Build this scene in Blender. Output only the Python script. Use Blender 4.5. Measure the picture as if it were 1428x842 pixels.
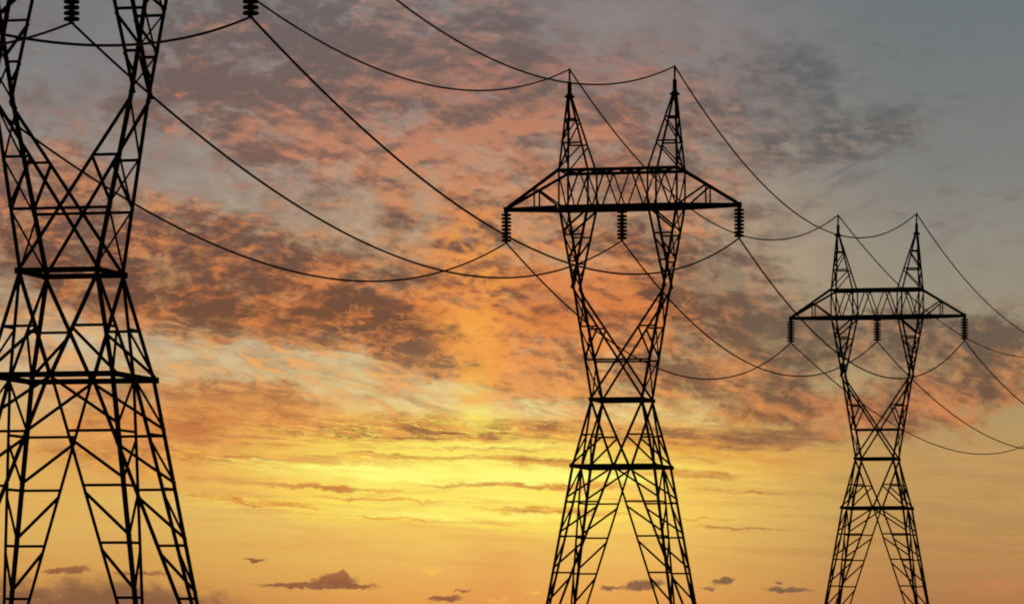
import bpy, bmesh, math, random
from mathutils import Vector, Matrix

for o in list(bpy.data.objects):
    bpy.data.objects.remove(o)
S = bpy.context.scene
COL = S.collection
random.seed(7)

# ------------------------------------------------------------------ camera
F_PX, W_PX, H_PX, HORIZON = 6240.7, 1428.0, 842.0, 868.5   # focal length, picture size and horizon row of the photograph
CAM_H = 4.4                                                 # the photographer stands on a low bank
cam = bpy.data.cameras.new('camera')
cam.sensor_width = 36.0
cam.lens = 36.0 * F_PX / W_PX
cam.shift_y = (HORIZON - H_PX / 2) / W_PX
cam.clip_start = 0.5
cam.clip_end = 30000
camo = bpy.data.objects.new('camera', cam)
COL.objects.link(camo)
camo.location = (0, 0, CAM_H)
camo.rotation_euler = (math.radians(90), 0, 0)
S.camera = camo

# ------------------------------------------------------------------ colour management
S.view_settings.view_transform = 'Standard'
S.view_settings.look = 'None'
S.view_settings.exposure = 0
S.view_settings.gamma = 1
S.view_settings.use_curve_mapping = False

S.cycles.pixel_filter_type = 'BLACKMAN_HARRIS'
S.cycles.filter_width = 1.9        # the photograph is slightly soft

# ------------------------------------------------------------------ sun
SUN_AZ, SUN_EL = math.radians(-0.6), math.radians(2.6)      # just left of the view axis, two degrees up, behind the cloud
sl = bpy.data.lights.new('sun', 'SUN')
sl.energy = 0.5
sl.angle = math.radians(2.0)
sl.color = (1.0, 0.55, 0.25)
so = bpy.data.objects.new('sun', sl)
COL.objects.link(so)
sd = Vector((math.sin(SUN_AZ) * math.cos(SUN_EL), math.cos(SUN_AZ) * math.cos(SUN_EL), math.sin(SUN_EL)))
so.rotation_euler = (-sd).to_track_quat('-Z', 'Y').to_euler()
so.location = (0, 300, 120)

# ------------------------------------------------------------------ world: dusk sky and sunset clouds, laid out by azimuth and elevation
world = bpy.data.worlds.new('World')
S.world = world
world.use_nodes = True
NT = world.node_tree
for n in list(NT.nodes):
    NT.nodes.remove(n)


class V_:
    """a scalar socket with arithmetic"""
    def __init__(s, sock): s.s = sock
    def __add__(a, b): return mth('ADD', a, b)
    __radd__ = __add__
    def __sub__(a, b): return mth('SUBTRACT', a, b)
    def __rsub__(a, b): return mth('SUBTRACT', b, a)
    def __mul__(a, b): return mth('MULTIPLY', a, b)
    __rmul__ = __mul__
    def __truediv__(a, b): return mth('DIVIDE', a, b)
    def __neg__(a): return mth('MULTIPLY', a, -1.0)


def put(inp, v):
    if isinstance(v, V_):
        NT.links.new(v.s, inp)
    elif hasattr(v, 'is_output'):
        NT.links.new(v, inp)
    else:
        inp.default_value = v


def mth(op, a, b=None, c=None, clamp=False):
    n = NT.nodes.new('ShaderNodeMath')
    n.operation = op
    n.use_clamp = clamp
    put(n.inputs[0], a)
    if b is not None: put(n.inputs[1], b)
    if c is not None: put(n.inputs[2], c)
    return V_(n.outputs[0])


def sstep(lo, hi, x):
    n = NT.nodes.new('ShaderNodeMapRange')
    n.interpolation_type = 'SMOOTHSTEP'
    put(n.inputs['Value'], x)
    put(n.inputs['From Min'], lo)
    put(n.inputs['From Max'], hi)
    return V_(n.outputs['Result'])


def vec(x, y, z=0.0):
    n = NT.nodes.new('ShaderNodeCombineXYZ')
    for i, q in enumerate((x, y, z)): put(n.inputs[i], q)
    return n.outputs[0]


def noise(x, y, seed=0.0, scale=1.0, detail=6.0, rough=0.55, dist=0.0, ridged=False):
    n = NT.nodes.new('ShaderNodeTexNoise')
    n.noise_dimensions = '3D'
    put(n.inputs['Vector'], vec(x, y, seed))
    n.inputs['Scale'].default_value = scale
    n.inputs['Detail'].default_value = detail
    n.inputs['Roughness'].default_value = rough
    n.inputs['Distortion'].default_value = dist
    return V_(n.outputs[0])


def lin(c):
    return tuple((v / 255 / 12.92 if v / 255 <= 0.04045 else ((v / 255 + 0.055) / 1.055) ** 2.4) for v in c) + (1.0,)


def ramp(x, lo, hi, stops, interp='LINEAR'):
    n = NT.nodes.new('ShaderNodeValToRGB')
    put(n.inputs[0], (x - lo) / (hi - lo))
    cr = n.color_ramp
    cr.interpolation = interp
    for i, (p, c) in enumerate(stops):
        e = cr.elements[i] if i < 2 else cr.elements.new(0.5)
        e.position = 1.0 if i else 0.0
    for i, (p, c) in enumerate(stops):
        cr.elements[i].position = (p - lo) / (hi - lo) if i == 0 else min(1, (p - lo) / (hi - lo))
        cr.elements[i].color = lin(c)
    # elements may have been reordered by position: write once more in order
    els = sorted(cr.elements, key=lambda e: e.position)
    for e, (p, c) in zip(els, stops):
        e.color = lin(c)
    return n.outputs[0]


def mix(f, a, b, mode='MIX'):
    n = NT.nodes.new('ShaderNodeMix')
    n.data_type = 'RGBA'
    n.blend_type = mode
    n.clamp_factor = True
    put(n.inputs[0], f)
    for s, v in ((n.inputs[6], a), (n.inputs[7], b)):
        if isinstance(v, tuple): s.default_value = v
        else: NT.links.new(v, s)
    return n.outputs[2]


def blob(P, cx, cy, rx, ry, ang=0.0):
    """soft ellipse, 1 in the middle and 0 outside; ang is clockwise in degrees"""
    m = NT.nodes.new('ShaderNodeMapping')
    m.vector_type = 'TEXTURE'
    m.inputs['Location'].default_value = (cx, cy, 0)
    m.inputs['Rotation'].default_value = (0, 0, math.radians(ang))
    m.inputs['Scale'].default_value = (rx, ry, 1)
    NT.links.new(P, m.inputs['Vector'])
    g = NT.nodes.new('ShaderNodeTexGradient')
    g.gradient_type = 'SPHERICAL'
    NT.links.new(m.outputs[0], g.inputs[0])
    return V_(g.outputs['Fac'])


def blobs(P, lst, start=0.0):
    acc = None
    for b in lst:
        w = b[0]
        v = blob(P, *b[1:]) * w
        acc = v + start if acc is None else acc + v
    return acc


tc = NT.nodes.new('ShaderNodeTexCoord')
sp = NT.nodes.new('ShaderNodeSeparateXYZ')
NT.links.new(tc.outputs['Generated'], sp.inputs[0])
dx, dy, dz = (V_(o) for o in sp.outputs)
az = mth('ARCTAN2', dx, dy)
el = mth('ARCSINE', dz)
# azimuth and elevation in units of 100 / 6240.7 rad (about 0.92 degrees); Y grows downwards to the horizon at 8.685
KA = F_PX / 100
X = az * KA + 7.14
Y = 8.685 - el * KA

# coordinates stirred by turbulence, so that no outline stays an ellipse
wa = noise(X, Y * 1.6, 3.1, 0.9, 5, 0.6)
wb = noise(X, Y * 1.6, 9.7, 0.9, 5, 0.6)
wc = noise(X, Y * 2.2, 5.3, 3.2, 6, 0.62)
wd = noise(X, Y * 2.2, 7.9, 3.2, 6, 0.62)
Xw = X + (wa - 0.5) * 1.5 + (wc - 0.5) * 0.5
Yw = Y + (wb - 0.5) * 0.75 + (wd - 0.5) * 0.25
PW = vec(Xw, Yw)
Xs = X + (wa - 0.5) * 1.2 + (wc - 0.5) * 0.6         # low streaks: stirred mostly sideways
Ys = Y + (wb - 0.5) * 0.24 + (wd - 0.5) * 0.20
PS = vec(Xs, Ys)
P0 = vec(X, Y)

# --- clear air behind the clouds
c_left = ramp(Y, 0, 8.6, [(0, (122, 121, 124)), (1.2, (132, 129, 128)), (2.4, (158, 147, 138)), (3.6, (172, 155, 134)), (4.8, (208, 188, 150)),
                          (5.6, (214, 178, 120)), (6.4, (222, 172, 92)), (7.2, (222, 180, 96)), (7.9, (212, 160, 84)), (8.6, (188, 122, 72))])
c_mid = ramp(Y, 0, 8.6, [(0, (138, 130, 129)), (1.2, (150, 134, 128)), (2.4, (176, 154, 134)), (3.6, (205, 170, 130)), (4.8, (224, 200, 152)),
                         (5.7, (240, 214, 140)), (6.4, (246, 194, 88)), (7.2, (246, 204, 98)), (7.9, (236, 182, 92)), (8.6, (228, 150, 74))])
c_right = ramp(Y, 0, 8.6, [(0, (108, 117, 120)), (1.2, (118, 122, 122)), (2.4, (128, 128, 124)), (3.4, (144, 139, 127)), (4.6, (156, 143, 118)),
                           (5.6, (172, 146, 102)), (6.4, (192, 152, 94)), (7.2, (192, 148, 90)), (7.9, (186, 136, 82)), (8.6, (174, 118, 74))])
w_r = sstep(8.2, 13.2, X)
w_l = 1.0 - sstep(1.5, 6.5, X)
clear = mix(w_r, mix(w_l, c_mid, c_left), c_right)

# --- cloud colours: lit from below by the sun (lit) and in their own shade (dim)
l_main = ramp(Y, 0, 8.6, [(0, (158, 130, 118)), (1.0, (170, 120, 102)), (2.2, (196, 132, 100)), (3.4, (220, 140, 82)), (4.4, (216, 120, 60)),
                          (5.2, (238, 156, 84)), (6.0, (246, 172, 74)), (6.8, (252, 196, 84)), (8.0, (236, 160, 82)), (8.6, (220, 135, 70))])
d_main = ramp(Y, 0, 8.6, [(0, (108, 99, 98)), (1.0, (112, 94, 90)), (2.2, (120, 92, 82)), (3.4, (108, 74, 62)), (4.4, (110, 68, 48)),
                          (5.2, (128, 88, 66)), (6.0, (158, 98, 58)), (6.8, (206, 132, 62)), (8.0, (150, 96, 66)), (8.6, (142, 88, 64))])
l_rt = ramp(Y, 0, 8.6, [(0, (124, 126, 126)), (1.4, (142, 134, 128)), (2.6, (166, 138, 118)), (4.0, (168, 138, 112)), (5.0, (188, 132, 90)),
                        (5.8, (206, 128, 78)), (6.4, (196, 142, 84)), (8.6, (190, 124, 78))])
d_rt = ramp(Y, 0, 8.6, [(0, (98, 102, 104)), (1.4, (92, 94, 95)), (2.6, (106, 98, 92)), (4.0, (106, 92, 80)), (5.0, (104, 84, 68)),
                        (5.8, (116, 80, 60)), (6.4, (140, 98, 66)), (8.6, (136, 96, 70))])
# pale air seen through the holes of the sheet
c_pale = mix(sstep(8.0, 10.5, X), ramp(Y, 0, 8.6, [(0, (148, 146, 147)), (1.2, (158, 148, 142)), (2.4, (186, 162, 140)), (3.4, (212, 166, 122)),
                          (4.4, (224, 150, 88)), (5.0, (236, 206, 150)), (6.0, (252, 214, 110)), (8.6, (230, 160, 80))]),
             ramp(Y, 0, 8.6, [(0, (136, 140, 141)), (1.4, (146, 144, 138)), (3.0, (166, 154, 134)), (4.6, (176, 150, 114)), (5.6, (196, 154, 98)), (8.6, (190, 140, 80))]))
w_r2 = sstep(8.6, 11.6, X)
c_lit = mix(w_r2, l_main, l_rt)
c_dim = mix(w_r2, d_main, d_rt)

# --- high broken sheet: coverage, then light and shade
cov = blobs(PW, [
    (1.5, 5.0, 1.2, 4.6, 2.8, 20), (0.9, 7.6, 2.6, 3.0, 2.2, 30), (0.9, 3.2, 1.2, 2.8, 1.6, 25), (0.5, 6.5, 0.5, 3.0, 1.0, 0),
    (1.6, 1.0, 3.4, 3.8, 1.25, 14), (1.6, 3.6, 4.2, 3.8, 1.2, 12), (1.9, 7.3, 4.8, 2.8, 1.3, 16), (0.7, 0.6, 2.2, 2.4, 1.2, 20),
    (0.8, 9.4, 2.2, 1.6, 2.4, 20), (1.5, 10.1, 4.3, 2.4, 1.1, 18), (1.5, 10.5, 5.5, 2.0, 0.6, 8), (0.6, 9.8, 4.9, 1.6, 0.6, 8),
    (0.75, 11.2, 1.1, 1.3, 0.6, 25), (0.9, 11.9, 1.95, 1.6, 0.5, -8), (0.7, 10.7, 1.9, 1.6, 1.0, 15), (0.6, 10.2, 3.0, 1.4, 0.7, 15),
    (1.4, 13.4, 5.0, 2.8, 0.75, 4), (1.0, 14.0, 5.5, 2.2, 0.55, -4), (1.0, 12.2, 5.8, 1.2, 0.45, 10), (0.7, 12.6, 4.6, 2.6, 0.35, 2),
    (-0.7, 2.6, 2.45, 1.8, 0.6, 14), (-0.6, 4.4, 2.9, 1.5, 0.45, 24), (-1.0, 0.8, 0.2, 2.4, 1.1, 0), (-0.3, 5.5, 2.3, 1.0, 0.5, 30),
    (-1.7, 5.1, 5.30, 2.4, 0.36, 10), (-1.6, 1.6, 4.92, 2.2, 0.30, 12), (-1.4, 7.6, 5.75, 2.2, 0.36, 8), (-1.4, 3.2, 5.05, 1.6, 0.22, 12), (2.2, 3.3, 5.62, 1.9, 0.40, 9), (1.8, 2.2, 5.9, 1.5, 0.3, 5), (1.4, 6.4, 6.05, 2.6, 0.25, 2)], -0.30)
tex = noise(X + Y * 0.35, Y * 1.9 - X * 0.25, 1.7, 0.85, 8, 0.58, 0.3)
edge = noise(X + Y * 0.3, Y * 1.9 - X * 0.3, 12.4, 2.4, 6, 0.58, 0.4)
m_hi = sstep(-0.28, 0.72, cov + (tex - 0.5) * 1.9 + (edge - 0.5) * 1.5)
m_hi = m_hi * (1.0 - sstep(6.1, 6.5, Y))
# light and shade inside the sheet: broad banks, then flecks, then fine grain
# (the relief is the drop in density towards the sun, so undersides facing it are bright)
tx, ty = 6.6 - X, 6.9 - Y
tl = mth('SQRT', tx * tx + ty * ty + 0.05)
tx, ty = tx / tl, ty / tl
def dens1(x, y): return noise(x + y * 0.55, y * 1.75 - x * 0.45, 21.5, 0.95, 6, 0.56, 0.35)
def dens2(x, y): return noise(x + y * 0.35, y * 1.9 - x * 0.35, 33.1, 2.5, 5, 0.55, 0.5)
def dens3(x, y): return noise(x * 0.9 + y * 0.2, y * 2.0 - x * 0.25, 47.3, 5.6, 4, 0.55, 0.4)
lf1, lf2, lf3 = dens1(X, Y), dens2(X, Y), dens3(X, Y)
rel = (lf1 - dens1(X + tx * 0.22, Y + ty * 0.22)) * 1.8 + (lf2 - dens2(X + tx * 0.09, Y + ty * 0.09)) * 1.35 + (lf3 - dens3(X + tx * 0.045, Y + ty * 0.045)) * 0.55
lit_bias = blobs(PW, [(-0.28, 1.6, 4.0, 3.0, 0.7, 10), (-0.15, 4.6, 4.4, 2.4, 0.7, 12), (0.22, 4.6, 1.9, 2.0, 0.9, 25), (0.30, 6.7, 2.8, 2.4, 2.0, 0), (0.42, 7.2, 4.6, 2.2, 1.2, 0), (0.20, 6.0, 1.8, 2.0, 1.0, 20), (0.15, 4.2, 2.0, 1.6, 0.8, 25),
                      (-0.40, 3.6, 0.5, 2.2, 1.2, 15), (-0.25, 2.4, 1.4, 1.4, 0.8, 15), (-0.30, 1.2, 3.6, 2.6, 0.9, 12), (-0.30, 4.6, 3.35, 2.2, 0.6, 22), (-0.36, 4.8, 0.7, 2.0, 1.0, 10), (-0.30, 5.6, 4.6, 1.5, 0.6, 18),
                      (0.22, 4.2, 4.4, 2.2, 0.5, 12), (-0.30, 10.3, 4.3, 2.0, 0.8, 15), (-0.4, 11.5, 1.7, 2.2, 1.0, 0), (0.42, 13.4, 5.75, 1.8, 0.28, 0),
                      (-0.32, 13.0, 4.75, 2.8, 0.5, 0), (0.35, 10.8, 5.6, 1.8, 0.3, 5), (0.2, 1.2, 4.45, 2.0, 0.3, 10), (-0.2, 2.6, 4.4, 1.4, 0.5, 10)])
big = noise(X + Y * 0.8, Y * 1.5 - X * 0.5, 55.9, 0.42, 3, 0.5, 0.3)
shade = lit_bias + (big - 0.5) * 1.0 + (lf1 - 0.5) * 1.3 + (lf2 - 0.5) * 0.7 + (lf3 - 0.5) * 0.3 + rel * 0.9
lit = sstep(-0.48, 0.62, shade - 0.10)
sheet = mix(lit, c_dim, c_lit)
# glowing fringes: thin ridges where the underside catches the sun
rdg = mth('ABSOLUTE', lf2 + (lf3 - 0.5) * 0.3 - 0.53)
fr = (1.0 - sstep(0.0, 0.05, rdg)) * sstep(0.45, 0.6, lf1) * sstep(2.2, 3.8, Y) * (1.0 - w_r2)
sheet = mix(fr * 0.42, sheet, lin((232, 146, 80)))
hole = noise(X + Y * 0.4, Y * 1.7 - X * 0.35, 61.7, 1.5, 7, 0.58, 0.5)
hl = sstep(0.47, 0.68, hole + (lf3 - 0.5) * 0.25 - 0.02 + blobs(PW, [(0.10, 7.6, 2.8, 2.0, 1.0, 0), (0.10, 2.6, 2.4, 1.6, 0.7, 14), (0.08, 4.6, 2.9, 1.8, 0.5, 24), (0.08, 10.2, 3.0, 2.4, 1.6, 0), (-0.08, 5.0, 4.4, 3.0, 0.8, 12), (-0.1, 5.2, 0.9, 1.6, 0.8, 0)]))
sheet = mix(hl * 0.48, sheet, c_pale)
# peach puffs where a gap lets the low sun through
pf = sstep(0.60, 0.72, lf2 * 0.7 + lf1 * 0.3 + (lf3 - 0.5) * 0.25) * (1.0 - sstep(2.8, 4.6, Y)) * (1.0 - sstep(7.5, 9.5, X))
sheet = mix(pf * 0.6, sheet, lin((220, 126, 86)))
# thin veil over the clear air so that no gap is perfectly smooth
veil = sstep(0.40, 0.70, lf1 * 0.45 + lf2 * 0.35 + edge * 0.2) * (1.0 - sstep(9.5, 13.4, X)) * (1.0 - sstep(5.2, 6.0, Y))
clear = mix(veil * 0.5, clear, c_dim)
# feathery wisps that fan up to the right on the edge of the sheet
wsp = noise(X * 0.9 + Y * 0.75, Y * 2.6 + X * 1.0, 81.7, 1.2, 8, 0.6, 0.5)
wm = blobs(PW, [(1.2, 10.6, 1.4, 2.4, 1.7, 0), (1.0, 11.8, 2.2, 1.8, 0.9, 0), (0.8, 9.6, 3.4, 2.4, 1.3, 0), (0.6, 12.8, 3.2, 1.6, 0.8, 0)])
wd1 = mth('MINIMUM', wm, 0.85)
clear = mix(sstep(0.50, 0.66, wsp) * wd1 * 0.75, clear, mix(sstep(2.2, 3.6, Y), lin((104, 104, 104)), lin((130, 108, 94))))
clear = mix(sstep(0.50, 0.36, wsp) * wd1 * 0.0, clear, c_pale)
sky = mix(m_hi * 0.95, clear, sheet)

# --- thin orange and grey scarves across the pale strip
sc = noise(X * 0.8, Y * 3.0 - X * 0.75, 91.3, 1.5, 8, 0.6, 0.5)
sc2 = noise(X * 1.0, Y * 3.2 - X * 0.7, 95.3, 2.6, 6, 0.58, 0.5)
scm = mth('MINIMUM', blobs(P0, [(2.0, 1.5, 4.9, 3.0, 0.7, 10), (2.2, 4.2, 5.25, 3.2, 0.7, 9), (1.6, 7.4, 5.6, 2.6, 0.55, 6)]), 1.0)
sky = mix(sstep(0.42, 0.62, sc * 0.6 + sc2 * 0.4) * scm * 0.9, sky, mix(sstep(0.40, 0.62, sc2), lin((168, 122, 88)), lin((236, 168, 98))))
# --- orange deck under the pale strip
st = noise(X * 0.55, Y * 5.2 - X * 0.30, 4.4, 1.1, 9, 0.64, 0.3)
st2 = noise(X * 0.9, Y * 8.0 - X * 0.5, 14.9, 1.3, 8, 0.66, 0.4)
st3 = noise(X * 0.35, Y * 5.0 - X * 0.2, 27.2, 1.1, 8, 0.62, 0.3)
puff = noise(X * 1.0, Y * 3.2 - X * 0.4, 71.3, 2.0, 8, 0.66, 0.4)
tone = sstep(0.36, 0.66, st * 0.45 + puff * 0.55)
deck = blobs(P0, [(1.15, 3.2, 6.15, 3.6, 0.85, 2), (0.8, 6.5, 6.2, 3.6, 0.5, 0), (0.7, 9.8, 6.3, 2.4, 0.5, 2)])
sky = mix(mth('MINIMUM', deck * 1.3, 0.9) * sstep(0.30, 0.55, st3 * 0.4 + puff * 0.6 + deck * 0.12), sky,
          mix(sstep(3.6, 7.6, X), mix(tone, lin((196, 118, 66)), lin((240, 168, 86))), mix(tone, lin((208, 124, 58)), lin((250, 196, 84)))))
# --- bright yellow strokes around the hidden sun
glow = blobs(P0, [(1.0, 6.5, 6.65, 4.6, 0.85, 2), (0.6, 6.3, 7.1, 4.2, 0.40, 3), (0.25, 9.0, 6.8, 3.4, 0.6, 2)])
yel = sstep(0.45, 0.56, st3 + (st2 - 0.5) * 0.35 + glow * 0.07) * mth('MINIMUM', glow * 1.7, 1.0)
sky = mix(yel * 0.9, sky, mix(sstep(9.5, 7.5, X) * sstep(3.0, 5.5, X), lin((250, 206, 92)), lin((255, 232, 96))))
hot = blobs(PS, [(1.0, 6.6, 6.55, 3.0, 0.55, 1), (0.8, 6.4, 7.14, 2.6, 0.16, 2), (0.5, 4.6, 6.62, 2.6, 0.16, 3), (0.5, 9.0, 6.6, 2.2, 0.3, 0)])
sky = mix(mth('MINIMUM', hot, 0.8), sky, lin((255, 238, 112)))
# faint level banding of the haze low down
sky = mix(sstep(0.46, 0.62, st) * sstep(5.9, 6.6, Y) * (1.0 - sstep(7.6, 8.4, Y)) * 0.22, sky, mix(w_r2, lin((222, 138, 70)), lin((160, 112, 72))))
# --- lower decks of stretched cloud, thin strokes that run almost level
low = blobs(PS, [
    (1.2, 3.5, 5.55, 1.7, 0.30, 7), (1.4, 2.6, 5.92, 1.4, 0.20, 5), (1.4, 4.3, 5.95, 1.2, 0.18, 8), (2.0, 5.3, 6.06, 1.4, 0.13, 3), (3.0, 7.3, 6.0, 2.6, 0.22, 1),
    (2.9, 10.4, 6.12, 2.0, 0.24, 0), (1.7, 7.6, 6.42, 1.8, 0.10, 2), (2.0, 5.4, 6.36, 1.6, 0.07, 2), (2.0, 3.1, 6.38, 1.8, 0.12, 4), (1.4, 2.4, 6.62, 1.5, 0.06, 4),
    (2.4, 4.6, 6.78, 1.7, 0.06, 2), (2.6, 7.6, 6.78, 2.4, 0.06, 1), (2.4, 7.7, 7.11, 1.5, 0.07, 1), (2.5, 3.5, 6.98, 1.5, 0.055, 5), (1.6, 10.0, 6.62, 1.4, 0.10, 1),
    (1.8, 10.3, 7.36, 1.7, 0.035, 2), (1.3, 11.4, 7.06, 0.8, 0.04, 0), (1.4, 1.0, 6.3, 1.8, 0.3, 5), (1.6, 1.3, 5.5, 1.6, 0.25, 5), (1.4, 9.6, 5.85, 1.2, 0.12, 2),
    (1.4, 10.4, 6.86, 1.0, 0.04, 3), (0.8, 5.6, 6.6, 3.6, 0.10, 2), (1.7, 5.6, 6.96, 2.8, 0.035, 2), (1.5, 8.8, 6.98, 1.8, 0.03, 1), (1.5, 5.6, 7.24, 2.2, 0.025, 3), (1.4, 9.4, 7.2, 1.8, 0.03, 2), (1.5, 6.6, 6.26, 2.6, 0.06, 1), (1.3, 9.6, 6.42, 1.8, 0.08, 1)], -0.62)
m_lo = sstep(-0.2, 0.95, low + (st - 0.5) * 2.8 + (st2 - 0.5) * 2.0 + (puff - 0.5) * 2.0)
m_lo = m_lo * sstep(4.9, 5.4, Y) * (1.0 - sstep(7.4, 7.6, Y))
lo_dim = mix(sstep(6.1, 6.7, Y), mix(w_r2, lin((138, 88, 62)), lin((118, 82, 64))), mix(w_r2, lin((192, 112, 58)), lin((152, 104, 62))))
lo_lit = mix(w_r2, mix(sstep(5.7, 6.5, Y), lin((230, 150, 84)), lin((244, 180, 78))), lin((190, 130, 80)))
lo_l = sstep(0.42, 0.60, st2 * 0.35 + lf2 * 0.2 + puff * 0.45)
sky = mix(m_lo * 0.85, sky, mix(lo_l, lo_dim, lo_lit))
# burning edges between the strokes
be = (1.0 - sstep(0.0, 0.035, mth('ABSOLUTE', st2 - 0.52))) * mth('MINIMUM', blobs(P0, [(1.3, 6.2, 6.1, 3.4, 0.45, 2), (0.8, 7.0, 7.1, 2.4, 0.3, 2), (0.7, 3.6, 7.05, 1.8, 0.18, 5)]), 0.8)
sky = mix(be, sky, lin((255, 224, 96)))

core = blobs(PS, [(1.9, 6.7, 6.60, 2.0, 0.16, 1), (0.9, 4.6, 6.50, 1.8, 0.06, 4), (0.9, 8.0, 6.68, 1.8, 0.07, 0), (0.6, 6.55, 5.80, 0.40, 0.22, 0), (0.6, 6.5, 7.19, 1.8, 0.08, 1), (0.5, 5.0, 6.62, 2.4, 0.07, 4), (0.5, 6.9, 6.22, 1.5, 0.06, 1), (0.4, 7.0, 6.95, 1.6, 0.07, 1)])
sky = mix(mth('MINIMUM', core * 1.3 * sstep(0.36, 0.56, st2 * 0.6 + puff * 0.4), 0.95), sky, lin((255, 252, 128)))
# sun pillar
pil = blobs(vec(X + (wa - 0.5) * 1.2 + (wc - 0.5) * 0.6, Y + (wb - 0.5) * 1.2), [(0.9, 6.65, 4.6, 0.9, 1.2, 0), (0.7, 6.6, 5.3, 0.45, 1.1, 0), (0.5, 6.7, 3.6, 1.0, 0.8, 0)])
sky = mix(mth('MINIMUM', pil * sstep(0.34, 0.62, lf2 + rel * 0.2), 0.65), sky, lin((248, 162, 72)))
pil2 = blobs(vec(X + (wa - 0.5) * 0.5, Y), [(0.5, 6.8, 8.4, 0.6, 1.1, 0), (0.3, 7.0, 8.1, 1.1, 0.9, 0)])
sky = mix(mth('MINIMUM', pil2 * (puff * 1.6 - 0.2), 0.35), sky, lin((222, 140, 78)))

spot = blobs(PS, [(0.6, 6.55, 5.84, 0.7, 0.26, 0), (0.55, 6.62, 4.62, 0.5, 0.45, 0), (0.35, 6.6, 5.3, 0.4, 0.5, 0), (0.7, 6.55, 6.55, 0.9, 0.16, 0), (0.5, 6.5, 7.15, 0.9, 0.10, 0)])
sky = mix(mth('MINIMUM', spot, 0.8), sky, mix(sstep(4.9, 5.7, Y), lin((252, 176, 78)), lin((255, 238, 104))))
# --- small far clouds just above the horizon
pn = noise(X * 1.0, Y * 1.3, 41.0, 6.0, 6, 0.66)
Xc = X + (wc - 0.5) * 0.25 + (pn - 0.5) * 0.10
Yc = Y + (pn - 0.5) * 0.20
PC = vec(Xc, Yc)
sm = blobs(PC, [(2.8, 4.45, 8.165, 1.15, 0.06, 1), (2.2, 4.66, 8.09, 0.50, 0.11, 0), (1.6, 4.78, 8.01, 0.12, 0.12, 0),
                (2.2, 3.55, 7.805, 0.24, 0.030, 0), (2.2, 8.98, 8.15, 0.42, 0.11, -6), (1.8, 8.5, 8.20, 0.22, 0.05, 0), (2.2, 10.1, 8.09, 0.24, 0.08, -14),
                (1.5, 9.9, 8.20, 0.16, 0.045, 0), (2.2, 10.98, 8.22, 0.52, 0.055, 2), (1.4, 10.85, 8.12, 0.10, 0.04, 0),
                (2.2, 6.2, 8.34, 0.34, 0.05, 0), (1.6, 6.45, 8.24, 0.22, 0.03, -4), (2.2, 0.95, 7.95, 0.50, 0.08, -4), (1.4, 2.0, 8.0, 0.8, 0.07, 0)], -0.42)
m_s = sstep(-0.05, 0.85, sm + (pn - 0.5) * 1.1 + (lf3 - 0.5) * 0.6)
dk = mix(w_r2, mix(sstep(7.6, 8.4, X), lin((142, 90, 62)), lin((126, 90, 68))), lin((122, 94, 70)))
sky = mix(m_s * 0.95, sky, mix(sstep(0.42, 0.64, pn) * 0.25, dk, lin((206, 134, 78))))
smoke = blobs(P0, [(1.1, 0.9, 8.45, 2.2, 0.55, 2), (0.6, 2.4, 8.4, 1.4, 0.4, 0)])
sky = mix(sstep(-0.1, 0.9, smoke + (hole - 0.5) * 2.2 + (edge - 0.5) * 1.2) * mth('MINIMUM', smoke * 2.4, 0.8), sky, lin((116, 80, 62)))
sl_ = blobs(PC, [(1.4, 6.05, 7.97, 0.22, 0.07, 0), (1.2, 7.45, 8.25, 0.2, 0.06, 0), (1.0, 13.9, 8.15, 0.7, 0.22, -4), (1.0, 6.9, 8.36, 0.25, 0.06, 0)], -0.3)
sky = mix(sstep(-0.1, 0.8, sl_ + (pn - 0.5) * 1.6 + (lf3 - 0.5) * 1.0) * 0.6, sky, mix(w_r2, lin((252, 196, 84)), lin((206, 128, 84))))

# --- the rest of the sky: a dusk sky, darker away from the sunset
ns = NT.nodes.new('ShaderNodeTexSky')
ns.sky_type = 'NISHITA'
ns.sun_disc = False
ns.sun_elevation = SUN_EL
ns.sun_rotation = SUN_AZ
ns.altitude = 100
ns.air_density = 1.2
ns.dust_density = 2.0
sunset = 1.0 - sstep(0.25, 1.1, mth('ARCCOSINE', dx * sd.x + dy * sd.y + dz * sd.z))
bg1 = NT.nodes.new('ShaderNodeBackground')
NT.links.new(ns.outputs[0], bg1.inputs[0])
bg1.inputs[1].default_value = 0.05
bg2 = NT.nodes.new('ShaderNodeBackground')
NT.links.new(sky, bg2.inputs[0])
bg2.inputs[1].default_value = 1.0
ms = NT.nodes.new('ShaderNodeMixShader')
NT.links.new(sunset.s, ms.inputs[0])
NT.links.new(bg1.outputs[0], ms.inputs[1])
NT.links.new(bg2.outputs[0], ms.inputs[2])
out = NT.nodes.new('ShaderNodeOutputWorld')
NT.links.new(ms.outputs[0], out.inputs[0])

# ================================================================== materials
def new_mat(name):
    m = bpy.data.materials.new(name)
    m.use_nodes = True
    return m, m.node_tree, m.node_tree.nodes['Principled BSDF']


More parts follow.
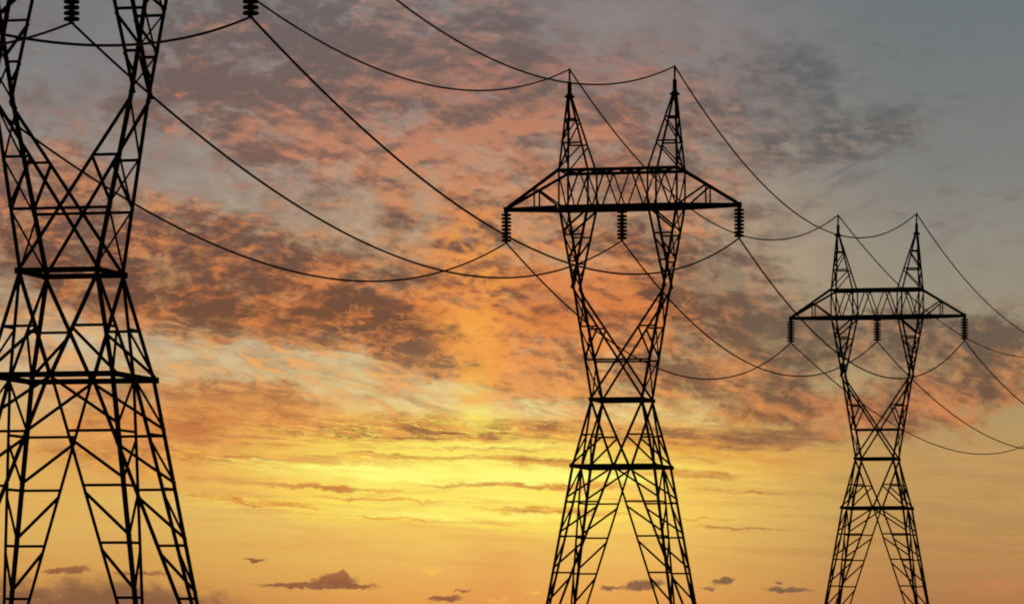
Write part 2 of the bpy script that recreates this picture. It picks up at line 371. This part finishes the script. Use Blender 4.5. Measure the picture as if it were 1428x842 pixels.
def weathered(name, c1, c2, rough, metal, scale, bump=0.1, spec=0.3):
    m, nt, b = new_mat(name)
    t = nt.nodes.new('ShaderNodeTexCoord')
    n = nt.nodes.new('ShaderNodeTexNoise')
    n.inputs['Scale'].default_value = scale
    n.inputs['Detail'].default_value = 6
    nt.links.new(t.outputs['Object'], n.inputs['Vector'])
    r = nt.nodes.new('ShaderNodeValToRGB')
    r.color_ramp.elements[0].position = 0.35
    r.color_ramp.elements[1].position = 0.68
    r.color_ramp.elements[0].color = (*c1, 1)
    r.color_ramp.elements[1].color = (*c2, 1)
    nt.links.new(n.outputs[0], r.inputs[0])
    nt.links.new(r.outputs[0], b.inputs['Base Color'])
    bp = nt.nodes.new('ShaderNodeBump')
    bp.inputs['Strength'].default_value = bump
    nt.links.new(n.outputs[0], bp.inputs['Height'])
    nt.links.new(bp.outputs[0], b.inputs['Normal'])
    b.inputs['Roughness'].default_value = rough
    b.inputs['Metallic'].default_value = metal
    b.inputs['Specular IOR Level'].default_value = spec
    return m


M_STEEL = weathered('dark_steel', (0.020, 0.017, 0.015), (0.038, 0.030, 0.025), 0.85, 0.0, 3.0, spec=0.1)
M_GLAZE = weathered('brown_porcelain', (0.022, 0.014, 0.011), (0.035, 0.02, 0.015), 0.5, 0.0, 9.0, 0.02, spec=0.25)
M_CAP = weathered('grey_cap_metal', (0.10, 0.10, 0.10), (0.20, 0.20, 0.20), 0.7, 0.0, 6.0)
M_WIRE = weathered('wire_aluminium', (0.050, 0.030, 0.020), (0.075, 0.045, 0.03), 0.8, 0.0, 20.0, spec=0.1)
M_CONC = weathered('concrete', (0.20, 0.19, 0.17), (0.32, 0.31, 0.28), 0.95, 0.0, 2.0, 0.3)
M_EARTH = weathered('dry_grass', (0.030, 0.040, 0.014), (0.09, 0.075, 0.035), 1.0, 0.0, 0.35, 0.6)


# ================================================================== helpers
def link_mesh(name, bm, mat, parent=None, smooth=False):
    me = bpy.data.meshes.new(name)
    bmesh.ops.recalc_face_normals(bm, faces=bm.faces[:])
    bm.to_mesh(me)
    bm.free()
    me.materials.append(mat)
    if smooth:
        me.polygons.foreach_set('use_smooth', [True] * len(me.polygons))
    o = bpy.data.objects.new(name, me)
    COL.objects.link(o)
    o.parent = parent
    return o


def describe(o, label, cat, group=None):
    o['label'] = label
    o['category'] = cat
    if group: o['group'] = group


def extrude_section(bm, p, q, e1, e2, sec):
    """sec: outline points (a, b) in the e1 / e2 frame, swept from p to q"""
    a = [bm.verts.new(p + e1 * x + e2 * y) for x, y in sec]
    b = [bm.verts.new(q + e1 * x + e2 * y) for x, y in sec]
    n = len(sec)
    for i in range(n):
        bm.faces.new((a[i], a[(i + 1) % n], b[(i + 1) % n], b[i]))
    bm.faces.new(a[::-1])
    bm.faces.new(b)


def angle_bar(bm, p, q, w, f1, f2, ext=0.0):
    """rolled angle (L) with its heel on the line p-q and its flanges towards f1 and f2"""
    p, q, f1, f2 = Vector(p), Vector(q), Vector(f1), Vector(f2)
    d = (q - p).normalized()
    p = p - d * ext; q = q + d * ext
    e1 = (f1 - d * f1.dot(d)).normalized()
    e2 = f2 - d * f2.dot(d)
    e2 = (e2 - e1 * e2.dot(e1)).normalized()
    t = w * 0.13
    extrude_section(bm, p, q, e1, e2, [(0, 0), (w, 0), (w, t), (t, t), (t, w), (0, w)])


def brace(bm, p, q, w, nrm, off=0.0):
    """angle lying in a face with outward normal nrm, centred on the line p-q"""
    p, q, nrm = Vector(p), Vector(q), Vector(nrm)
    d = (q - p).normalized()
    s = d.cross(nrm).normalized()
    o = nrm * (-off) - s * (w / 2)
    angle_bar(bm, p + o, q + o, w, s, -nrm)


def beam(bm, p, q, h, t, up=(0, 0, 1)):
    """channel (U) section standing on edge, h high and t deep"""
    p, q, up = Vector(p), Vector(q), Vector(up)
    d = (q - p).normalized()
    s = d.cross(up).normalized()
    u = s.cross(d).normalized()
    k = 0.035
    a, b = h / 2, t / 2
    extrude_section(bm, p, q, u, s, [(-a, -b), (a, -b), (a, b), (a - k, b), (a - k, -b + k), (-a + k, -b + k), (-a + k, b), (-a, b)])


def plate(bm, c, sx, sy, sz, rot=0.0):
    r = bmesh.ops.create_cube(bm, size=1.0)
    bmesh.ops.scale(bm, vec=(sx, sy, sz), verts=r['verts'])
    if rot: bmesh.ops.rotate(bm, cent=(0, 0, 0), matrix=Matrix.Rotation(rot, 3, 'Z'), verts=r['verts'])
    bmesh.ops.translate(bm, vec=c, verts=r['verts'])


def lathe(bm, prof, seg=20, c=(0, 0, 0)):
    rings = []
    for r, z in prof:
        rings.append([bm.verts.new((c[0] + r * math.cos(2 * math.pi * i / seg), c[1] + r * math.sin(2 * math.pi * i / seg), c[2] + z)) for i in range(seg)])
    for a, b in zip(rings, rings[1:]):
        for i in range(seg):
            bm.faces.new((a[i], a[(i + 1) % seg], b[(i + 1) % seg], b[i]))
    bm.faces.new(rings[0][::-1])
    bm.faces.new(rings[-1])


def copy_tree(o, parent=None):
    c = o.copy()
    COL.objects.link(c)
    c.parent = parent
    for ch in list(o.children):
        copy_tree(ch, c)
    return c


# ================================================================== ground
bm = bmesh.new()
R = 12000
ticks = [-R, -6000, -3000, -1500, -900, -600] + list(range(-500, 1001, 50)) + [1300, 1800, 2600, 4000, 7000, R]
grid = {}
def ground_z(x, y):
    far = min(1.0, max(0.0, math.hypot(x - 10, y - 330) / 1500))
    return 0.25 * math.sin(x * 0.021 + 1) * math.cos(y * 0.017) * (1 - far)
for i, x in enumerate(ticks):
    for j, y in enumerate(ticks):
        grid[i, j] = bm.verts.new((x, y, ground_z(x, y) - 0.3))
for i in range(len(ticks) - 1):
    for j in range(len(ticks) - 1):
        bm.faces.new((grid[i, j], grid[i + 1, j], grid[i + 1, j + 1], grid[i, j + 1]))
g = link_mesh('ground', bm, M_EARTH, smooth=True)
g['kind'] = 'structure'

# ================================================================== the pylon
# heights below are above the ground; u runs along the crossarm, v along the line
Z0 = CAM_H
TH = 0.232
zB, uB = 13.136 + Z0, 3.577            # lower belt
zW, uW = 18.746 + Z0, 2.24             # waist belt
zK, uK, vK = 28.055 + Z0, 3.908, 1.522  # knees, where the fork arms start
zC, zT = 34.898 + Z0, 37.998 + Z0      # crossarm bottom and top chords
uO, uI, vF = 5.117, 2.479, 1.813
ARM = 10.0
zP, uP, zTip = 44.33 + Z0, 4.517, 46.65 + Z0
U_FOOT = uB + (5.611 - uB) * zB / 13.136          # leg corner at the ground
I_FOOT = 4.724 * zB / 13.136                       # inner chord at the ground
CH, BR, BR2 = 0.215, 0.15, 0.125                   # angle sizes: chords, braces, light braces


def lerp(a, b, t): return a + (b - a) * t


def build_pylon():
    root = bpy.data.objects.new('pylon', None)
    root.empty_display_size = 3
    COL.objects.link(root)

    # --- four lattice legs
    lv = [zB, 10.14 + Z0, 7.25 + Z0, 4.22 + Z0, 1.34 + Z0, -1.5 + Z0]
    def cor(z): return lerp(U_FOOT, uB, z / zB)
    def inn(z): return min(lerp(I_FOOT, 0.0, z / zB), cor(z) - 0.12)
    for su in (-1, 1):
        for sv in (-1, 1):
            bm = bmesh.new()
            C_ = lambda z: Vector((su * cor(z), sv * cor(z), z))
            Fu = lambda z: Vector((su * inn(z), sv * cor(z), z))     # inner chord in the broad face
            Fv = lambda z: Vector((su * cor(z), sv * inn(z), z))     # inner chord in the side face
            angle_bar(bm, C_(0.05), C_(zB), CH * 1.05, (-su, 0, 0), (0, -sv, 0))
            angle_bar(bm, Fu(0.25), Fu(zB - 0.05), CH * 0.8, (su, 0, 0), (0, -sv, 0))
            angle_bar(bm, Fv(0.25), Fv(zB - 0.05), CH * 0.8, (0, sv, 0), (-su, 0, 0))
            for k, z in enumerate(lv):
                nu, nv = (0, sv, 0), (su, 0, 0)
                if k:
                    brace(bm, C_(z), Fu(z), BR, nu, 0.04)
                    brace(bm, C_(z), Fv(z), BR, nv, 0.04)
                    plate(bm, (C_(z) + Vector((-su * 0.13, sv * 0.012, 0))), 0.2, 0.02, 0.24)
                if k + 1 < len(lv):
                    z2 = lv[k + 1]
                    brace(bm, Fu(z - (0.35 if k else 0.12)), C_(z2 + 0.32), BR, nu, 0.02)
                    brace(bm, Fv(z - (0.35 if k else 0.12)), C_(z2 + 0.32), BR, nv, 0.02)
            leg = link_mesh('leg', bm, M_STEEL, root)
            bm = bmesh.new()
            x, y = su * U_FOOT, sv * U_FOOT
            lathe(bm, [(0.75, -0.9), (0.75, -0.3), (0.42, -0.1), (0.42, 0.05), (0.36, 0.09)], 16, (x, y, 0))
            link_mesh('footing', bm, M_CONC, leg)

    # --- belts: heavy horizontal frames
    for z, u, h in ((zB, uB, 0.30), (zW, uW, 0.29)):
        bm = bmesh.new()
        for s in (-1, 1):
            beam(bm, (-u - 0.12, s * u, z), (u + 0.12, s * u, z), h, 0.16)
            beam(bm, (s * u, -u, z), (s * u, u, z), h * 0.96, 0.15)
        for su in (-1, 1):
            for sv in (-1, 1):
                plate(bm, (su * (u + 0.02), sv * (u + 0.02), z), 0.24, 0.24, 0.33)
        link_mesh('belt', bm, M_STEEL, root)

    # --- tapering body between the two belts
    bm = bmesh.new()
    zm = 15.76 + Z0
    t = (zm - zB) / (zW - zB)
    um = lerp(uB, uW, t)
    im = lerp(0, uW, t)
    for su in (-1, 1):
        for sv in (-1, 1):
            angle_bar(bm, (su * uB, sv * uB, zB), (su * uW, sv * uW, zW), CH, (-su, 0, 0), (0, -sv, 0))
    for face in range(4):
        rot = Matrix.Rotation(face * math.pi / 2, 3, 'Z')
        P = lambda a, b, z: rot @ Vector((a, b, z))
        n = rot @ Vector((0, -1, 0))
        for s in (-1, 1):
            brace(bm, P(s * uW, -uW, zW), P(s * 0.03, -uB, zB), CH * 0.86, n, 0.03)
            brace(bm, P(s * um, -um, zm), P(s * im, -um, zm), BR, n, 0.05)
            brace(bm, P(s * (im - 0.05), -um, zm - 0.1), P(s * uB, -uB, zB + 0.15), BR, n, 0.02)
    link_mesh('body', bm, M_STEEL, root)

    # --- fork base: outer chords and long crossed struts between the waist and the knees
    bm = bmesh.new()
    z1, z2 = 24.87 + Z0, 22.08 + Z0
    def oc(z):
        t = (z - zW) / (zK - zW)
        return lerp(uW, uK, t), lerp(uW, vK, t)
    def ic(z):
        t = (z - zW) / (zK - zW)
        return lerp(-uW, uK, t), lerp(uW, vK, t)
    for su in (-1, 1):
        for sv in (-1, 1):
            n = (0, sv, 0)
            A = lambda z: Vector((su * oc(z)[0], sv * oc(z)[1], z))
            B = lambda z: Vector((su * ic(z)[0], sv * ic(z)[1], z))
            angle_bar(bm, A(zW), A(zK), CH, (-su, 0, 0), (0, -sv, 0))
            off = 0.02 if su > 0 else 0.23
            brace(bm, B(zW), B(zK), CH * 0.92, n, off)
            brace(bm, A(z1), B(z1), BR, n, 0.06)
            brace(bm, B(z1 - 0.1), A(z2 + 0.1), BR, n, 0.03)
        # X bracing in the outer side faces
        n = (su, 0, 0)
        for za, zb in ((zK - 0.2, z1), (z1, z2), (z2, zW + 0.15)):
            a, b = oc(za), oc(zb)
            brace(bm, (su * a[0], -a[1], za), (su * b[0], b[1], zb), BR2, n, 0.03)
            brace(bm, (su * a[0], a[1], za), (su * b[0], -b[1], zb), BR2, n, 0.16)
    for sv in (-1, 1):
        a = oc(z2)
        brace(bm, (-a[0], sv * a[1], z2), (a[0], sv * a[1], z2), BR * 1.1, (0, sv, 0), 0.27)
        plate(bm, (0, sv * (oc(z2)[1] + 0.014), z2), 0.26, 0.02, 0.26)
    link_mesh('fork_base', bm, M_STEEL, root)

    # --- two fork arms, knee to crossarm
    za, zb = 32.6 + Z0, 30.36 + Z0
    for su in (-1, 1):
        bm = bmesh.new()
        def o_(z):
            t = (z - zK) / (zC - zK)
            return lerp(uK, uO, t), lerp(vK, vF, t)
        def i_(z):
            t = (z - zK) / (zC - zK)
            return lerp(uK, uI, t), lerp(vK, vF, t)
        for sv in (-1, 1):
            n = (0, sv, 0)
            A = lambda z: Vector((su * o_(z)[0], sv * o_(z)[1], z))
            B = lambda z: Vector((su * i_(z)[0], sv * i_(z)[1], z))
            angle_bar(bm, A(zK), A(zC), CH * 0.95, (-su, 0, 0), (0, -sv, 0))
            angle_bar(bm, B(zK), B(zC), CH * 0.95, (su, 0, 0), (0, -sv, 0))
            for z in (za, zb):
                brace(bm, A(z), B(z), BR, n, 0.05)
            brace(bm, B(zC - 0.05), A(za + 0.3), BR * 1.1, n, 0.02)
            brace(bm, B(za - 0.2), A(zb + 0.25), BR, n, 0.02)
            brace(bm, B(zb - 0.1), A(zK + 1.0), BR2, n, 0.02)
        n = (su, 0, 0)
        for p, q in ((zC - 0.1, za), (za, zb), (zb, zK + 0.2)):
            a, b = o_(p), o_(q)
            brace(bm, (su * a[0], -a[1], p), (su * b[0], b[1], q), BR2, n, 0.03)
            brace(bm, (su * a[0], a[1], p), (su * b[0], -b[1], q), BR2, n, 0.15)
        link_mesh('fork_arm', bm, M_STEEL, root)

    # --- crossarm
    bm = bmesh.new()
    hB, hT = 0.36, 0.27
    for sv in (-1, 1):
        n = (0, sv, 0)
        beam(bm, (-uO, sv * vF, zC), (uO, sv * vF, zC), hB, 0.18)
        beam(bm, (-uO - 0.1, sv * vF, zT), (uO + 0.1, sv * vF, zT), hT, 0.17)
        for su in (-1, 1):
            beam(bm, (su * uO, sv * vF, zC), (su * ARM, sv * 0.12, zC + 0.02), hB * 0.9, 0.17)
            beam(bm, (su * uO, sv * vF, zT), (su * ARM, sv * 0.12, zC + 0.1), 0.25, 0.17)
            for u in (uO, uI):
                angle_bar(bm, (su * u, sv * vF, zC), (su * u, sv * vF, zT), CH * 0.75, (-su if u == uO else su, 0, 0), (0, -sv, 0))
            # end bay
            t = 0.457
            h = Vector((su * lerp(uO, ARM, t), sv * lerp(vF, 0.12, t), lerp(zT, zC + 0.1, t)))
            hb = Vector((h.x, h.y, zC))
            brace(bm, h, hb, BR2, n, 0.0)
            brace(bm, h, (su * (uO + 0.05), sv * vF, zC + 0.1), BR, n, 0.0)
            # warren bracing between the chords
            pts = [(0.0, zC), (1.1, zT), (2.2, zC), (3.3, zT), (4.4, zC), (uO, zT)]
            for (a, x1), (b, x2) in zip(pts, pts[1:]):
                brace(bm, (su * a, sv * vF, x1), (su * b, sv * vF, x2), BR2, n, -0.02 if su > 0 else 0.03)
    # plan bracing, top and bottom
    for z, w in ((zC - 0.10, 0.12), (zT - 0.12, 0.11)):
        us = [-uO, -uI, 0, uI, uO]
        for a, b in zip(us, us[1:]):
            brace(bm, (a, -vF, z), (b, vF, z), w, (0, 0, -1), 0.0)
            brace(bm, (a, vF, z), (b, -vF, z), w, (0, 0, -1), 0.03)
        for u in us:
            brace(bm, (u, -vF, z), (u, vF, z), 0.12, (0, 0, -1), 0.06)
    for su in (-1, 1):
        plate(bm, (su * (ARM + 0.02), 0, zC + 0.02), 0.34, 0.42, 0.46)
    plate(bm, (0, 0, zC - 0.16), 0.9, 0.5, 0.1)
    link_mesh('crossarm', bm, M_STEEL, root)

    # --- two peaks that carry the earth wires
    for su in (-1, 1):
        bm = bmesh.new()
        to, ti, tv = uP + 0.2, uP - 0.2, 0.26
        O_ = lambda z, sv: Vector((su * lerp(uO, to, (z - zT) / (zP - zT)), sv * lerp(vF, tv, (z - zT) / (zP - zT)), z))
        I_ = lambda z, sv: Vector((su * lerp(uI, ti, (z - zT) / (zP - zT)), sv * lerp(vF, tv, (z - zT) / (zP - zT)), z))
        pa, pb = 40.35 + Z0, 42.4 + Z0
        for sv in (-1, 1):
            n = (0, sv, 0)
            angle_bar(bm, O_(zT, sv), O_(zP, sv), CH * 0.8, (-su, 0, 0), (0, -sv, 0))
            angle_bar(bm, I_(zT, sv), I_(zP, sv), CH * 0.8, (su, 0, 0), (0, -sv, 0))
            for z in (pa, pb):
                brace(bm, O_(z, sv), I_(z, sv), BR, n, 0.04)
            brace(bm, O_(zT + 0.1, sv), I_(pa - 0.1, sv), BR2, n, 0.02)
            brace(bm, O_(pa + 0.05, sv), I_(pb - 0.05, sv), BR2, n, 0.02)
        for z, z3 in ((zT + 0.05, pa), (pa, pb), (pb, zP - 0.3)):
            brace(bm, O_(z, -1), O_(z3, 1), BR2, (su, 0, 0), 0.02)
            brace(bm, O_(z, 1), O_(z3, -1), BR2, (su, 0, 0), 0.13)
        peak = link_mesh('peak', bm, M_STEEL, root)
        bm = bmesh.new()
        plate(bm, (su * uP, 0, zP), 0.72, 0.72, 0.16)
        plate(bm, (su * uP, 0, zP + 0.62), 0.30, 0.30, 1.12)
        plate(bm, (su * (uP - 0.19), 0, zP + 0.14), 0.1, 0.3, 0.22)
        plate(bm, (su * (uP + 0.19), 0, zP + 0.14), 0.1, 0.3, 0.22)
        link_mesh('peak_cap', bm, M_STEEL, peak)
        bm = bmesh.new()
        prof = [(0.06, zP + 1.18)]
        z = zP + 1.2
        while z < zTip - 0.15:
            prof += [(0.07, z), (0.115, z + 0.05), (0.105, z + 0.10), (0.07, z + 0.12)]
            z += 0.19
        prof += [(0.075, zTip - 0.06), (0.075, zTip + 0.08), (0.03, zTip + 0.1)]
        lathe(bm, prof, 12, (su * uP, 0, 0))
        link_mesh('post_insulator', bm, M_GLAZE, peak)
    return root


pylon = build_pylon()


# ================================================================== insulator strings
def build_string(name, nd, bracket):
    """hangs from its own origin; the wire clamp sits 2.73 m below the crossarm axis"""
    root = bpy.data.objects.new(name, None)
    COL.objects.link(root)
    pitch = 0.307
    zl = 32.34 - 34.898
    bm = bmesh.new()
    lathe(bm, [(0.035, -0.1), (0.035, zl - 0.1)], 10)
    for k in range(nd):
        z = zl + k * pitch
        lathe(bm, [(0.14, z + 0.08), (0.16, z + 0.12), (0.15, z + 0.17), (0.12, z + 0.23)], 14)
    link_mesh('cap_rod', bm, M_CAP, root)
    bm = bmesh.new()
    prof = [(0.08, 0.12), (0.22, 0.115), (0.35, 0.098), (0.415, 0.06), (0.435, 0.01), (0.43, -0.055), (0.40, -0.085), (0.33, -0.07), (0.30, -0.10),
            (0.26, -0.07), (0.20, -0.065), (0.17, -0.095), (0.14, -0.065), (0.07, -0.07)]
    lathe(bm, prof, 28)
    disc = link_mesh('insulator_disc', bm, M_GLAZE, root, smooth=True)
    disc.location = (0, 0, zl)
    for k in range(1, nd):
        d = disc.copy()
        COL.objects.link(d)
        d.parent = root
        d.location = (0, 0, zl + k * pitch)
    bm = bmesh.new()
    plate(bm, (0, 0, zl - 0.13), 0.10, 0.34, 0.13)
    plate(bm, (0, 0, zl - 0.2), 0.16, 0.55, 0.07)
    link_mesh('wire_clamp', bm, M_STEEL, root)
    bm = bmesh.new()
    if bracket:
        plate(bm, (0, 0, -0.32), 0.8, 0.3, 0.26)
        plate(bm, (0, 0, -0.5), 0.2, 0.2, 0.12)
    else:
        plate(bm, (0, 0, -0.22), 0.3, 0.2, 0.2)
    link_mesh('hanger', bm, M_STEEL, root)
    return root


str_end = build_string('insulator_string', 8, False)
str_mid = build_string('insulator_string', 7, True)

# ================================================================== the line: pylons at their places
SITES = [(-55.8, 103.5), (-23.596, 239.777), (9.249, 376.254), (41.715, 511.098), (100.35, 759.2)]


def world_pt(i, u, z):
    x, y = SITES[i]
    return Vector((x + u * math.cos(TH), y - u * math.sin(TH), z))


PYLON_LABEL = ['dark steel lattice pylon outside the left edge of the view, nearest of the line',
               'large near lattice pylon cut off by the left and upper edges',
               'medium lattice pylon seen with its whole crossarm, right of the bright sun glow',
               'small far lattice pylon near the right edge, in front of dull tan sky',
               'dark steel lattice pylon outside the right edge of the view, farthest of the line']
WHERE = ['off-frame left pylon', 'large near pylon', 'medium pylon', 'small far pylon', 'off-frame right pylon']
first_end = first_mid = True
for i, (x, y) in enumerate(SITES):
    p = pylon if i == 0 else copy_tree(pylon)
    p.location = (x, y, 0)
    p.rotation_euler = (0, 0, -TH)
    describe(p, PYLON_LABEL[i], 'pylon', 'steel lattice pylons of the power line')
    for u, side in ((-ARM, 'left end'), (0, 'middle'), (ARM, 'right end')):
        if u:
            s = str_end if first_end else copy_tree(str_end)
            first_end = False
        else:
            s = str_mid if first_mid else copy_tree(str_mid)
            first_mid = False
        s.location = world_pt(i, u, zC)
        s.rotation_euler = (0, 0, -TH)
        describe(s, 'ribbed insulator string under the %s of the %s\'s crossarm' % (side, WHERE[i]), 'insulator',
                 'insulator strings hanging from the crossarms')


# ================================================================== wires
def wire(name, i, j, u, z, sag, skew, r, label, cat, group):
    a, b = world_pt(i, u, z), world_pt(j, u, z)
    n = 96
    bm = bmesh.new()
    prev = None
    side = Vector((math.cos(TH), -math.sin(TH), 0))
    pts = []
    for k in range(n + 1):
        t = k / n
        p = a.lerp(b, t)
        p.z -= 4 * sag * t * (1 - t) * (1 + skew * (t - 0.5))
        pts.append(p)
    for k, p in enumerate(pts):
        d = (pts[min(k + 1, n)] - pts[max(k - 1, 0)]).normalized()
        up = side.cross(d).normalized()
        ring = [bm.verts.new(p + side * (r * math.cos(m * math.pi / 4)) + up * (r * math.sin(m * math.pi / 4))) for m in range(8)]
        if prev:
            for m in range(8):
                bm.faces.new((prev[m], prev[(m + 1) % 8], ring[(m + 1) % 8], ring[m]))
        prev = ring
    o = link_mesh(name, bm, M_WIRE, smooth=True)
    describe(o, label, cat, group)


zI = 32.14 + Z0
zE = zTip + 0.0
CG, EG = 'conductors sagging between the pylons', 'thin earth wires strung between the peaks'
SPAN = ['from the left edge to the large near pylon', 'between the large near and the medium pylon',
        'between the medium and the small far pylon', 'from the small far pylon to the right edge']
PAR = {  # (sag, skew) of each wire, per span
    0: [(6.1, 1.0), (5.5, 1.4), (6.0, 1.0)], 1: [(7.3, 0.2), (7.2, 0.2), (7.1, 0.2)],
    2: [(7.2, 0.2), (7.2, 0.0), (7.4, 0.2)], 3: [(7.1, 0.2), (7.0, -0.1), (5.6, -0.6)]}
PARE = {0: [(5.0, 0.6), (5.0, 0.6)], 1: [(7.4, 0.2), (7.3, 0.1)], 2: [(7.5, 0.0), (7.3, 0.1)], 3: [(7.2, -0.1), (7.0, -0.4)]}
for s in range(4):
    for k, (u, side) in enumerate(((-ARM, 'left'), (0, 'middle'), (ARM, 'right'))):
        wire('conductor', s, s + 1, u, zI, *PAR[s][k], 0.07, '%s lower cable sagging %s' % (side, SPAN[s]), 'power cable', CG)
    for k, (u, side) in enumerate(((-uP, 'left'), (uP, 'right'))):
        wire('earth_wire', s, s + 1, u, zE, *PARE[s][k], 0.066, 'thin wire on the %s peaks %s' % (side, SPAN[s]), 'earth wire', EG)
